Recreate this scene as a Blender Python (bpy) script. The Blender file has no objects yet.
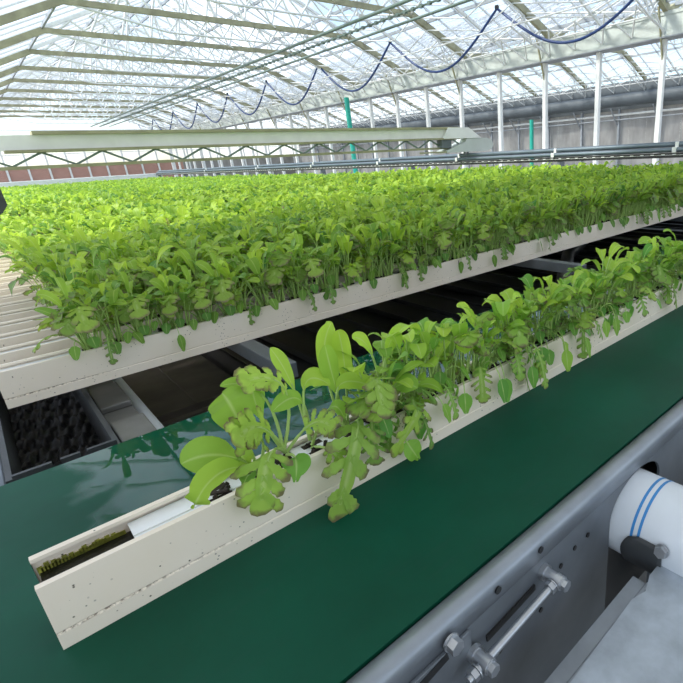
import bpy, math, random
import numpy as np
from mathutils import Vector, Matrix
random.seed(7)
rng = np.random.default_rng(11)
S = bpy.context.scene
COL = S.collection
E = 1.5                      # eye height above the floor; z values below are given relative to the eye
PI = math.pi

# ------------------------------------------------------------------ helpers
class MB:
    """collects shapes, builds ONE mesh object"""
    def __init__(s): s.v = []; s.f = []; s.sm = []; s.a = []
    def add(s, vs, fs, smooth=False, attr=None):
        b = len(s.v); s.v.extend([tuple(p) for p in vs])
        s.f.extend([tuple(b+i for i in f) for f in fs]); s.sm.extend([smooth]*len(fs))
        s.a.extend(attr if attr is not None else [(0, 0, 0)]*len(vs))
    def box(s, x0, x1, y0, y1, z0, z1):
        v = [(x0,y0,z0),(x1,y0,z0),(x1,y1,z0),(x0,y1,z0),(x0,y0,z1),(x1,y0,z1),(x1,y1,z1),(x0,y1,z1)]
        s.add(v, [(0,3,2,1),(4,5,6,7),(0,1,5,4),(1,2,6,5),(2,3,7,6),(3,0,4,7)])
    def bar(s, p, q, w, h, up=(0,0,1)):
        p, q = Vector(p), Vector(q); d = (q-p).normalized(); u = Vector(up)
        if abs(d.dot(u)) > .99: u = Vector((0,1,0))
        r = d.cross(u).normalized(); u = r.cross(d)
        v = []
        for c in (p, q):
            for a, b in ((-1,-1),(1,-1),(1,1),(-1,1)): v.append(c + r*(a*w/2) + u*(b*h/2))
        s.add(v, [(0,1,2,3),(7,6,5,4),(0,4,5,1),(1,5,6,2),(2,6,7,3),(3,7,4,0)])
    def tube(s, pts, r, n=10, cap=True, smooth=True):
        pts = [Vector(p) for p in pts]; m = len(pts)
        rs = r if isinstance(r, (list, tuple)) else [r]*m
        v = []; u = None
        for i, p in enumerate(pts):
            d = (pts[min(i+1,m-1)]-pts[max(i-1,0)]).normalized()
            if u is None:
                u = Vector((0,0,1)) if abs(d.z) < .9 else Vector((1,0,0))
            u = (u - d*u.dot(d)).normalized(); w = d.cross(u)
            for k in range(n):
                a = 2*PI*k/n; v.append(p + (u*math.cos(a)+w*math.sin(a))*rs[i])
        f = [(i*n+k, i*n+(k+1)%n, (i+1)*n+(k+1)%n, (i+1)*n+k) for i in range(m-1) for k in range(n)]
        s.add(v, f, smooth)
        if cap: s.add(v[:n], [tuple(range(n-1,-1,-1))]); s.add(v[-n:], [tuple(range(n))])
    def prism(s, poly, p0, p1, smooth=False):
        """extrude polygon of 3-D points by vector p1-p0 (poly given at p0)"""
        d = Vector(p1)-Vector(p0); n = len(poly)
        a = [Vector(p) for p in poly]; b = [p+d for p in a]
        s.add(a+b, [tuple(range(n-1,-1,-1)), tuple(range(n,2*n))])
        s.add(a+b, [(i,(i+1)%n,n+(i+1)%n,n+i) for i in range(n)], smooth)
    def build(s, name, mat, parent=None, bevel=0, attrs=False, origin=None):
        o = Vector(origin) if origin is not None else None
        me = bpy.data.meshes.new(name)
        off = o if o is not None else Vector((0,0,0))
        me.from_pydata([tuple(Vector(p)-off) for p in s.v], [], s.f)
        me.polygons.foreach_set('use_smooth', s.sm)
        if attrs:
            for i, nm in enumerate(('tint','edge','sort')):
                at = me.attributes.new(nm, 'FLOAT', 'POINT'); at.data.foreach_set('value', [q[i] for q in s.a])
        me.materials.append(mat); me.update()
        ob = bpy.data.objects.new(name, me); COL.objects.link(ob)
        if o is not None: ob.location = o
        if parent is not None: ob.parent = parent
        if bevel:
            b = ob.modifiers.new('bevel','BEVEL'); b.width = bevel; b.segments = 2; b.limit_method = 'ANGLE'
        return ob

def tag(o, label, cat, group=None, kind=None):
    o['label'] = label; o['category'] = cat
    if group: o['group'] = group
    if kind: o['kind'] = kind
    return o
def struct(o, label=None):
    o['kind'] = 'structure'
    if label: o['label'] = label
    return o
def empty(name, loc=(0,0,0)):
    o = bpy.data.objects.new(name, None); COL.objects.link(o); o.location = loc; o.empty_display_size = .05
    return o
def copy_tree(o, parent=None):
    c = o.copy(); COL.objects.link(c)
    if parent is not None: c.parent = parent
    for ch in list(o.children): copy_tree(ch, c)
    return c
ORD = ['first','second','third','fourth','fifth','sixth','seventh','eighth','ninth','tenth','eleventh','twelfth','thirteenth','fourteenth',
 'fifteenth','sixteenth','seventeenth','eighteenth','nineteenth']
def ordinal(n):
    if n <= 19: return ORD[n-1]
    t = {2:'twenty',3:'thirty',4:'forty',5:'fifty',6:'sixty',7:'seventy',8:'eighty'}[n//10]
    if n % 10 == 0: return t[:-1]+'ieth'
    return t+'-'+ORD[n%10-1]

# ------------------------------------------------------------------ materials
def new_mat(name):
    m = bpy.data.materials.new(name); m.use_nodes = True
    nt = m.node_tree; nt.nodes.clear(); return m, nt, nt.nodes, nt.links
def N(nt, t, **kw):
    n = nt.nodes.new(t)
    for k, v in kw.items():
        if k in n.inputs: n.inputs[k].default_value = v
        else: setattr(n, k, v)
    return n
def ramp(nt, fac, stops):
    r = nt.nodes.new('ShaderNodeValToRGB'); nt.links.new(fac, r.inputs[0])
    e = r.color_ramp.elements
    while len(e) < len(stops): e.new(.5)
    for k, (p, c) in enumerate(stops):
        e[k].position = p; e[k].color = (*c, 1) if len(c) == 3 else c
    return r
def mixc(nt, fac, a, b, mode='MIX'):
    m = nt.nodes.new('ShaderNodeMix'); m.data_type = 'RGBA'; m.blend_type = mode
    for s_, v in ((m.inputs['Factor'], fac), (m.inputs['A'], a), (m.inputs['B'], b)):
        if hasattr(v, 'is_linked') or hasattr(v, 'links'): nt.links.new(v, s_)
        else: s_.default_value = v if not isinstance(v, tuple) else ((*v, 1) if len(v) == 3 else v)
    return m.outputs['Result']
def coords(nt, scale=(1,1,1), kind='Object'):
    t = nt.nodes.new('ShaderNodeTexCoord'); mp = nt.nodes.new('ShaderNodeMapping'); mp.inputs['Scale'].default_value = scale
    nt.links.new(t.outputs[kind], mp.inputs[0]); return mp.outputs[0]
def noise(nt, co, scale, detail=4, rough=.55):
    n = N(nt, 'ShaderNodeTexNoise', Scale=scale, Detail=detail, Roughness=rough); nt.links.new(co, n.inputs['Vector']); return n.outputs['Fac']
def simple(name, col, rough=.5, metal=0., spec=.5, var=.12, vscale=6., bump=0., stretch=(1,1,1)):
    m, nt, nd, lk = new_mat(name)
    b = N(nt, 'ShaderNodeBsdfPrincipled', Roughness=rough, Metallic=metal); b.inputs['Specular IOR Level'].default_value = spec
    o = nd.new('ShaderNodeOutputMaterial'); lk.new(b.outputs[0], o.inputs[0])
    co = coords(nt, stretch); f = noise(nt, co, vscale, 6)
    lo = tuple(max(0, c*(1-var)) for c in col); hi = tuple(min(1, c*(1+var)) for c in col)
    r = ramp(nt, f, [(.3, lo), (.7, hi)]); lk.new(r.outputs[0], b.inputs['Base Color'])
    if bump:
        bp = N(nt, 'ShaderNodeBump', Strength=bump, Distance=.004); lk.new(f, bp.inputs['Height']); lk.new(bp.outputs[0], b.inputs['Normal'])
    return m

def gutter_material(name, white, cream):
    """plastic: white inside/top faces, cream weathered on the sides is the same stock with dirt specks and a grimy seam"""
    m, nt, nd, lk = new_mat(name)
    b = N(nt, 'ShaderNodeBsdfPrincipled', Roughness=.42)
    o = nd.new('ShaderNodeOutputMaterial'); lk.new(b.outputs[0], o.inputs[0])
    co = coords(nt)
    base = ramp(nt, noise(nt, co, 5, 5), [(.3, cream), (.7, white)]).outputs[0]
    # specks
    v = N(nt, 'ShaderNodeTexVoronoi', Scale=95); lk.new(co, v.inputs['Vector'])
    sp = ramp(nt, v.outputs['Distance'], [(.10, (1,1,1)), (.17, (0,0,0))]).outputs[0]
    msk = ramp(nt, noise(nt, co, 14, 3), [(.47, (0,0,0)), (.58, (1,1,1))]).outputs[0]
    mul = N(nt, 'ShaderNodeMath', operation='MULTIPLY'); lk.new(sp, mul.inputs[0]); lk.new(msk, mul.inputs[1])
    c1 = mixc(nt, mul.outputs[0], base, (.10,.075,.05))
    # brown grime in the seam groove (z = .026 above the bottom), strongest near the open end
    sx = nd.new('ShaderNodeSeparateXYZ'); lk.new(co, sx.inputs[0])
    d = N(nt, 'ShaderNodeMath', operation='SUBTRACT'); lk.new(sx.outputs[2], d.inputs[0]); d.inputs[1].default_value = .0275
    ab = N(nt, 'ShaderNodeMath', operation='ABSOLUTE'); lk.new(d.outputs[0], ab.inputs[0])
    seam = N(nt, 'ShaderNodeMapRange'); lk.new(ab.outputs[0], seam.inputs[0]); seam.inputs[1].default_value=.0032; seam.inputs[2].default_value=.0012; seam.inputs[3].default_value=0; seam.inputs[4].default_value=1
    ex = N(nt, 'ShaderNodeMapRange'); lk.new(sx.outputs[0], ex.inputs[0]); ex.inputs[1].default_value=.30; ex.inputs[2].default_value=.0; ex.inputs[3].default_value=.05; ex.inputs[4].default_value=1
    n2 = ramp(nt, noise(nt, co, 150, 4), [(.45, (0,0,0)), (.58, (1,1,1))]).outputs[0]
    m1 = N(nt, 'ShaderNodeMath', operation='MULTIPLY'); lk.new(seam.outputs[0], m1.inputs[0]); lk.new(ex.outputs[0], m1.inputs[1])
    m2 = N(nt, 'ShaderNodeMath', operation='MULTIPLY'); lk.new(m1.outputs[0], m2.inputs[0]); lk.new(n2, m2.inputs[1])
    c2 = mixc(nt, m2.outputs[0], c1, (.10,.06,.03))
    lk.new(c2, b.inputs['Base Color'])
    return m

def leaf_material(name, young, mature, pig, trans=.45, gloss=.35):
    m, nt, nd, lk = new_mat(name)
    at = N(nt, 'ShaderNodeAttribute', attribute_name='tint'); ae = N(nt, 'ShaderNodeAttribute', attribute_name='edge'); ak = N(nt, 'ShaderNodeAttribute', attribute_name='sort')
    oi = nd.new('ShaderNodeObjectInfo')
    base = ramp(nt, at.outputs['Fac'], [(0, mature), (1, young)]).outputs[0]
    hv = N(nt, 'ShaderNodeHueSaturation'); lk.new(base, hv.inputs['Color'])
    mr = N(nt, 'ShaderNodeMapRange'); lk.new(oi.outputs['Random'], mr.inputs[0]); mr.inputs[3].default_value=.88; mr.inputs[4].default_value=1.12
    lk.new(mr.outputs[0], hv.inputs['Value'])
    # paler midrib: edge == -1..0 marks the rib
    rib = N(nt, 'ShaderNodeMapRange'); lk.new(ae.outputs['Fac'], rib.inputs[0]); rib.inputs[1].default_value=.12; rib.inputs[2].default_value=0; rib.inputs[3].default_value=0; rib.inputs[4].default_value=.6
    gk = N(nt, 'ShaderNodeMath', operation='MULTIPLY'); lk.new(ak.outputs['Fac'], gk.inputs[0]); gk.inputs[1].default_value = .25
    pale = mixc(nt, gk.outputs[0], hv.outputs[0], (.42,.54,.18))
    c1 = mixc(nt, rib.outputs[0], pale, (.55,.68,.30))
    # purple-brown margin on serrated leaves
    co = coords(nt); nz = noise(nt, co, 60, 3)
    ed = N(nt, 'ShaderNodeMath', operation='MULTIPLY_ADD'); lk.new(nz, ed.inputs[0]); ed.inputs[1].default_value=.9; lk.new(ae.outputs['Fac'], ed.inputs[2])
    pm = N(nt, 'ShaderNodeMapRange'); lk.new(ed.outputs[0], pm.inputs[0]); pm.inputs[1].default_value=1.02; pm.inputs[2].default_value=1.36; pm.inputs[3].default_value=0; pm.inputs[4].default_value=.85
    pk = N(nt, 'ShaderNodeMath', operation='MULTIPLY'); lk.new(pm.outputs[0], pk.inputs[0]); lk.new(ak.outputs['Fac'], pk.inputs[1])
    c2 = mixc(nt, pk.outputs[0], c1, pig)
    d = N(nt, 'ShaderNodeBsdfPrincipled', Roughness=.5); d.inputs['Specular IOR Level'].default_value = gloss
    lk.new(c2, d.inputs['Base Color'])
    bp = N(nt, 'ShaderNodeBump', Strength=.25, Distance=.003); lk.new(nz, bp.inputs['Height']); lk.new(bp.outputs[0], d.inputs['Normal'])
    t = nd.new('ShaderNodeBsdfTranslucent')
    tc = mixc(nt, 1.0, c2, (1.0,.98,.45), 'MULTIPLY'); br = N(nt,'ShaderNodeBrightContrast',Bright=.05); lk.new(tc, br.inputs[0]); lk.new(br.outputs[0], t.inputs[0])
    mx = N(nt, 'ShaderNodeMixShader'); mx.inputs[0].default_value = trans
    lk.new(d.outputs[0], mx.inputs[1]); lk.new(t.outputs[0], mx.inputs[2])
    o = nd.new('ShaderNodeOutputMaterial'); lk.new(mx.outputs[0], o.inputs[0])
    return m

def glass_material():
    m, nt, nd, lk = new_mat('dusty hazed greenhouse glass')
    tr = nd.new('ShaderNodeBsdfTransparent'); tr.inputs[0].default_value = (.95,.97,.98,1)
    gl = N(nt, 'ShaderNodeBsdfGlossy', Roughness=.05)
    tl = nd.new('ShaderNodeBsdfTranslucent'); tl.inputs[0].default_value = (.9,.93,.95,1)
    co = coords(nt); f = ramp(nt, noise(nt, co, .6, 4), [(.3, (.10,.10,.10)), (.75, (.26,.26,.26))]).outputs[0]  # patchy dirt film that also puts the white roof haze into the panes
    m1 = nd.new('ShaderNodeMixShader'); lk.new(f, m1.inputs[0]); lk.new(tr.outputs[0], m1.inputs[1]); lk.new(tl.outputs[0], m1.inputs[2])
    m2 = nd.new('ShaderNodeMixShader'); m2.inputs[0].default_value = .04; lk.new(m1.outputs[0], m2.inputs[1]); lk.new(gl.outputs[0], m2.inputs[2])
    o = nd.new('ShaderNodeOutputMaterial'); lk.new(m2.outputs[0], o.inputs[0]); return m

def sheet_material(name, col, trans, wave=False):
    m, nt, nd, lk = new_mat(name)
    d = nd.new('ShaderNodeBsdfDiffuse'); t = nd.new('ShaderNodeBsdfTranslucent')
    co = coords(nt, (1,1,.35)); f = noise(nt, co, 2.2, 4)
    c = ramp(nt, f, [(.35, tuple(x*.8 for x in col)), (.65, tuple(min(1,x*1.15) for x in col))]).outputs[0]
    lk.new(c, d.inputs[0]); lk.new(c, t.inputs[0])
    mx = nd.new('ShaderNodeMixShader'); mx.inputs[0].default_value = trans
    lk.new(d.outputs[0], mx.inputs[1]); lk.new(t.outputs[0], mx.inputs[2])
    o = nd.new('ShaderNodeOutputMaterial'); lk.new(mx.outputs[0], o.inputs[0]); return m

def belt_material():
    m, nt, nd, lk = new_mat('green pvc belt')
    b = nd.new('ShaderNodeBsdfPrincipled'); o = nd.new('ShaderNodeOutputMaterial'); lk.new(b.outputs[0], o.inputs[0])
    co = coords(nt); cs = coords(nt, (1.2,7,1))
    f = noise(nt, co, 3.5, 5); g = noise(nt, cs, 6, 6, .65)
    base = ramp(nt, f, [(.3, (.002,.054,.030)), (.7, (.005,.082,.048))]).outputs[0]
    sc = ramp(nt, g, [(.56, (0,0,0)), (.74, (.22,.22,.22))]).outputs[0]
    c = mixc(nt, sc, base, (.02,.06,.05))
    lk.new(c, b.inputs['Base Color'])
    # water film: wet behind the gutter, only damp in front of it
    sx = nd.new('ShaderNodeSeparateXYZ'); lk.new(co, sx.inputs[0])
    nz = noise(nt, co, 5, 3)
    wob = N(nt, 'ShaderNodeMath', operation='MULTIPLY_ADD'); lk.new(nz, wob.inputs[0]); wob.inputs[1].default_value=.35; lk.new(sx.outputs[0], wob.inputs[2])
    wx = N(nt, 'ShaderNodeMapRange'); lk.new(wob.outputs[0], wx.inputs[0]); wx.inputs[1].default_value=.19; wx.inputs[2].default_value=.23; wx.inputs[3].default_value=0; wx.inputs[4].default_value=1
    w = N(nt, 'ShaderNodeMapRange'); lk.new(sx.outputs[1], w.inputs[0]); w.inputs[1].default_value=.78; w.inputs[2].default_value=.84; w.inputs[3].default_value=0; w.inputs[4].default_value=1
    wm = N(nt, 'ShaderNodeMath', operation='MULTIPLY'); lk.new(wx.outputs[0], wm.inputs[0]); lk.new(w.outputs[0], wm.inputs[1])
    rr = N(nt, 'ShaderNodeMapRange'); lk.new(wm.outputs[0], rr.inputs[0]); rr.inputs[3].default_value=.5; rr.inputs[4].default_value=.015
    lk.new(rr.outputs[0], b.inputs['Roughness'])
    sp = N(nt, 'ShaderNodeMapRange'); lk.new(wm.outputs[0], sp.inputs[0]); sp.inputs[3].default_value=.14; sp.inputs[4].default_value=.30
    lk.new(sp.outputs[0], b.inputs['Specular IOR Level'])
    bp = N(nt, 'ShaderNodeBump', Strength=.05, Distance=.004); lk.new(noise(nt, co, 9, 2), bp.inputs['Height']); lk.new(bp.outputs[0], b.inputs['Normal'])
    return m

def brick_material():
    m, nt, nd, lk = new_mat('red brick')
    b = N(nt, 'ShaderNodeBsdfPrincipled', Roughness=.8); o = nd.new('ShaderNodeOutputMaterial'); lk.new(b.outputs[0], o.inputs[0])
    t = nd.new('ShaderNodeTexCoord'); mp = nd.new('ShaderNodeMapping'); mp.inputs['Rotation'].default_value = (PI/2,0,0); lk.new(t.outputs['Object'], mp.inputs[0])
    br = N(nt, 'ShaderNodeTexBrick', Scale=3.0); br.inputs['Color1'].default_value=(.50,.26,.20,1); br.inputs['Color2'].default_value=(.44,.22,.17,1); br.inputs['Mortar'].default_value=(.45,.38,.33,1)
    lk.new(mp.outputs[0], br.inputs['Vector']); lk.new(br.outputs[0], b.inputs['Base Color']); return m

M = dict(
 gutter = gutter_material('weathered white gutter plastic', (.86,.77,.665), (.82,.72,.59)),
 cover = simple('white gutter cover plastic', (.82,.84,.86), .35, var=.05, vscale=12),
 algae = simple('black wet algae', (.012,.012,.008), .3, var=.6, vscale=40, bump=.6),
 moss = simple('yellow green algae', (.22,.22,.03), .7, var=.6, vscale=60, bump=.5),
 plug = simple('dark root plug', (.03,.022,.016), .9, var=.5, vscale=80, bump=.6),
 belt = belt_material(),
 steel = simple('galvanised steel', (.27,.30,.34), .42, .6, var=.16, vscale=9, bump=.05),
 plate = simple('dull steel plate', (.17,.19,.215), .45, .5, var=.2, vscale=7, bump=.05),
 bright = simple('bright zinc', (.46,.48,.51), .30, .85, var=.08, vscale=25),
 cover_steel = simple('scuffed grey cover sheet', (.37,.42,.48), .5, .3, var=.22, vscale=16, bump=.08),
 dark = simple('black painted steel', (.020,.021,.023), .35, .2, var=.4, vscale=8),
 darkgrey = simple('dark grey rubber', (.045,.05,.055), .55, var=.2, vscale=14),
 grey = simple('grey trough sheet', (.17,.17,.165), .5, .2, var=.25, vscale=7),
 brown = simple('brown grey wet concrete', (.095,.083,.07), .6, var=.35, vscale=6, bump=.2),
 tar = simple('black sludge', (.009,.009,.010), .42, spec=.25, var=.6, vscale=30, bump=.5, stretch=(1,4,1)),
 pvc = simple('white pvc pipe', (.66,.71,.77), .32, var=.07, vscale=6),
 blue = simple('blue print line', (.03,.22,.55), .4, var=.05),
 hose = simple('navy blue hose', (.012,.045,.17), .35, var=.1),
 whitep = simple('white painted steel', (.78,.80,.78), .45, var=.06),
 olive = simple('weathered olive cream rafter', (.33,.32,.20), .6, var=.25, vscale=4),
 rail = simple('grey green rail steel', (.16,.22,.19), .45, .3, var=.12),
 beam = simple('pale grey gutter beam', (.50,.55,.52), .5, .1, var=.12, vscale=2.5),
 pipe = simple('blue grey heating pipe', (.13,.17,.20), .38, .3, var=.1),
 teal = simple('teal painted post', (.02,.42,.32), .45, var=.1),
 concrete = simple('grey concrete floor', (.30,.29,.27), .75, var=.2, vscale=1.5, bump=.2),
 bars = simple('white aluminium glazing bar', (.80,.82,.82), .45, var=.05),
 purlin = simple('grey purlin steel', (.30,.33,.36), .5, .2, var=.1),
 tube = simple('slate screen roll', (.09,.11,.125), .6, var=.15, vscale=3),
 sheet = sheet_material('grey plastic wall sheet', (.37,.36,.34), .35),
 screen = sheet_material('added white shading sheet', (.74,.74,.72), .42),
 glass = glass_material(), brick = brick_material(),
 leaf = leaf_material('salad leaf', (.46,.66,.06), (.10,.28,.05), (.24,.17,.14)),
 leaf_hero = leaf_material('large salad leaf', (.46,.68,.07), (.12,.36,.05), (.16,.10,.08), .40),
 stem = simple('pale green stalk', (.36,.52,.14), .5, var=.15),
)

# ------------------------------------------------------------------ camera
FPX, CX = 496., 467.
yaw, pitch, roll = map(math.radians, (43.65, 20.8, -3.27))
f_ = Vector((math.sin(yaw)*math.cos(pitch), math.cos(yaw)*math.cos(pitch), -math.sin(pitch)))
r_ = Vector((math.cos(yaw), -math.sin(yaw), 0)); u_ = r_.cross(f_)
R_ = r_*math.cos(roll)+u_*math.sin(roll); U_ = -r_*math.sin(roll)+u_*math.cos(roll)
cd = bpy.data.cameras.new('camera'); cam = bpy.data.objects.new('camera', cd); COL.objects.link(cam)
mw = Matrix((R_, U_, -f_)).transposed().to_4x4(); mw.translation = (0,0,E); cam.matrix_world = mw
cd.sensor_width = 36; cd.lens = FPX/683*36; cd.shift_x = (341.5-CX)/683; cd.clip_start = .02; cd.clip_end = 400
S.camera = cam
def ray(x, y): return f_ + R_*((x-CX)/FPX) - U_*((y-341.5)/FPX)
def on_y(x, y, Y): d = ray(x,y); return Vector((d.x*Y/d.y, Y, E+d.z*Y/d.y))
def on_z(x, y, z): d = ray(x,y); k = z/d.z; return Vector((d.x*k, d.y*k, E+z))
Z = lambda z: E+z

# ------------------------------------------------------------------ leaves and plants
def bez(p0, p1, p2, t): return p0*(1-t)**2 + p1*(2*t*(1-t)) + p2*t*t
SHAPES = {}
def w_paddle(t): return max(0., math.sin(PI*min(1,t**1.1)))**.55 * (0.62+.38*t) + .04*(1-t)
def w_spoon(t): return max(0., math.sin(PI*t**1.25))**.7
def w_serr(t):
    env = max(0., math.sin(PI*min(1,t**1.25)))**.5*(.62+.55*t)
    u = (t*4.6) % 1.0
    lobe = abs(math.sin(PI*u))**.45
    return env*(.40+.72*lobe+.05*math.sin(t*70))
def w_heart(t): return max(0., math.sin(PI*t**.8))**.55
def leaf(mb, p0, p1, p2, width, kind='paddle', side=None, pet=.35, tint=.5, cup=.25, nseg=9, stem_r=.0022, stems=None, lod=0):
    """blade along the outer part of a quadratic curve p0-p1-p2; the inner `pet` share is the stalk"""
    if kind == 'serr' and lod == 0: return lobed(mb, p0, p1, p2, width, side, pet, tint, stem_r, stems)
    p0, p1, p2 = Vector(p0), Vector(p1), Vector(p2)
    ax = (p2-p0); az = Vector((ax.x, ax.y, 0))
    if side is None:
        side = Vector((-az.y, az.x, 0)) if az.length > 1e-5 else Vector((1,0,0))
    side = Vector(side).normalized()
    sort = 1. if kind == 'serr' else 0.
    wf = {'paddle': w_paddle, 'spoon': w_spoon, 'serr': w_serr, 'heart': w_heart}[kind]
    if kind == 'serr' and lod == 0: nseg = max(nseg, 27)
    vs, at = [], []
    five = lod == 0
    cols = (-1,-.5,0,.5,1) if five else (-1,0,1)
    ph = random.random()*6
    for i in range(nseg+1):
        t = 1-(1-i/nseg)**1.5; tt = pet+(1-pet)*t
        c = bez(p0,p1,p2,tt); d = (bez(p0,p1,p2,min(1,tt+.02))-bez(p0,p1,p2,max(0,tt-.02))).normalized()
        s = (side - d*side.dot(d)).normalized(); n = s.cross(d)
        if n.z < 0 : n = -n
        w = width*.5*wf(min(.9985,max(.02,t)))
        if kind == 'serr': wl = width*.5*wf(min(.995,max(.02,t+.05)));
        else: wl = w
        if kind == 'heart' and t > .86: c = c - d*(0)                       # notched tip below
        for q in cols:
            ww = w if q > 0 else wl
            off = d*((abs(q)**1.5)*width*(.20 if kind == 'serr' else .0))
            if kind == 'heart' and i >= nseg-1: off = d*(abs(q)*width*.16)
            rip = math.sin(t*14+ph+q*2)*abs(q)*width*(.06 if kind == 'serr' else .025)
            vs.append(c + s*(q*ww) + n*(abs(q)*ww*cup + rip) + off); at.append((tint, abs(q), sort))
    k = len(cols)
    fs = [(i*k+j, i*k+j+1, (i+1)*k+j+1, (i+1)*k+j) for i in range(nseg) for j in range(k-1)]
    mb.add(vs, fs, True, at)
    tgt = stems if stems is not None else mb
    ns = 5 if lod == 0 else 2
    pts = [bez(p0,p1,p2,pet*1.15*i/ns) for i in range(ns+1)]
    if lod == 0: 
        b = len(tgt.v); tgt.tube(pts, [stem_r*(1.25-.5*i/ns) for i in range(ns+1)], 5, False)
        tgt.a[b:] = [(tint, .03, 0)]*(len(tgt.v)-b)
    elif lod == 1:
        s = side*stem_r
        vv = [];
        for p in pts: vv += [p-s, p+s]
        tgt.add(vv, [(2*i,2*i+1,2*i+3,2*i+2) for i in range(ns)], False, [(tint,.05,0)]*len(vv))

def lobed(mb, p0, p1, p2, width, side=None, pet=.35, tint=.5, stem_r=.0022, stems=None, R=random, npair=5):
    """pinnate leaf: a midrib blade with rounded finger lobes growing outwards and forwards, larger towards the tip"""
    p0, p1, p2 = Vector(p0), Vector(p1), Vector(p2); ax = p2-p0; az = Vector((ax.x, ax.y, 0))
    if side is None: side = Vector((-az.y, az.x, 0)) if az.length > 1e-5 else Vector((1,0,0))
    side = Vector(side).normalized()
    def frame(tt):
        c = bez(p0,p1,p2,tt); d = (bez(p0,p1,p2,min(1,tt+.02))-bez(p0,p1,p2,max(0,tt-.02))).normalized()
        s_ = (side-d*side.dot(d)).normalized(); n_ = s_.cross(d); return c, d, s_, (n_ if n_.z >= 0 else -n_)
    # central blade
    vs, at, k = [], [], 8
    for i in range(k+1):
        t = i/k; c, d, s_, n_ = frame(pet+(1-pet)*t); w = width*.5*(.14+.26*t**.8)*(1 if t < .97 else .5)
        for q in (-1,0,1): vs.append(c+s_*(q*w)+n_*(abs(q)*w*.2)); at.append((tint, abs(q)*.25, 1))
    mb.add(vs, [(i*3+j,i*3+j+1,i*3+j+4,i*3+j+3) for i in range(k) for j in (0,1)], True, at)
    L = (p2-p0).length*(1-pet)
    for j in range(npair):
        t = .10+.80*j/(npair-1)
        for sg in (-1,1):
            tt = pet+(1-pet)*min(1,max(0,t+R.uniform(-.04,.04))); c, d, s_, n_ = frame(tt)
            ln = width*.5*(.55+.85*math.sin(PI*min(1,.12+.70*t)))*R.uniform(.85,1.15); sp = L/npair*R.uniform(.72,.95)*(.75+.5*t)
            fw = .30+.70*t; u = (s_*sg+d*fw).normalized(); v = (d-s_*sg*fw).normalized()
            vs, at, m = [], [], 8
            bend = R.uniform(-.35,.15)
            for i in range(m+1):
                a = i/m; w = sp*.5*(.50+.62*math.sin(PI*a**1.5*.86))*(1 if i < m else .45)*(1+(.16 if i % 2 else -.10))
                o = c+u*(ln*a)+n_*(bend*ln*a*a)
                for q in (-1,-.5,0,.5,1):
                    e = max(a**2.2, abs(q)*a)
                    vs.append(o+v*(q*w)-u*(q*q*w*.35 if i == m else 0)+n_*(R.uniform(-.04,.04)*w+.12*w*abs(q))); at.append((tint, .22+.78*e, 1))
            mb.add(vs, [(i*5+r,i*5+r+1,i*5+r+6,i*5+r+5) for i in range(m) for r in range(4)], True, at)
    c, d, s_, n_ = frame(1.0); vs, at = [], []
    for i in range(6):
        a = i/5; w = width*.5*(.36+.22*math.sin(PI*a))*(1 if i < 5 else .5); o = c+d*((a-.25)*width*.46)
        for q in (-1,-.5,0,.5,1): vs.append(o+s_*(q*w)+n_*(abs(q)*w*.15)); at.append((tint, .25+.75*max(a**2,abs(q)*a), 1))
    mb.add(vs, [(i*5+r,i*5+r+1,i*5+r+6,i*5+r+5) for i in range(5) for r in range(4)], True, at)
    tgt = stems if stems is not None else mb
    b = len(tgt.v); tgt.tube([bez(p0,p1,p2,(pet+.5*(1-pet))*i/6) for i in range(7)], [stem_r*(1.25-.7*i/6) for i in range(7)], 5, False)
    tgt.a[b:] = [(tint, .03, 0)]*(len(tgt.v)-b)

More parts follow.
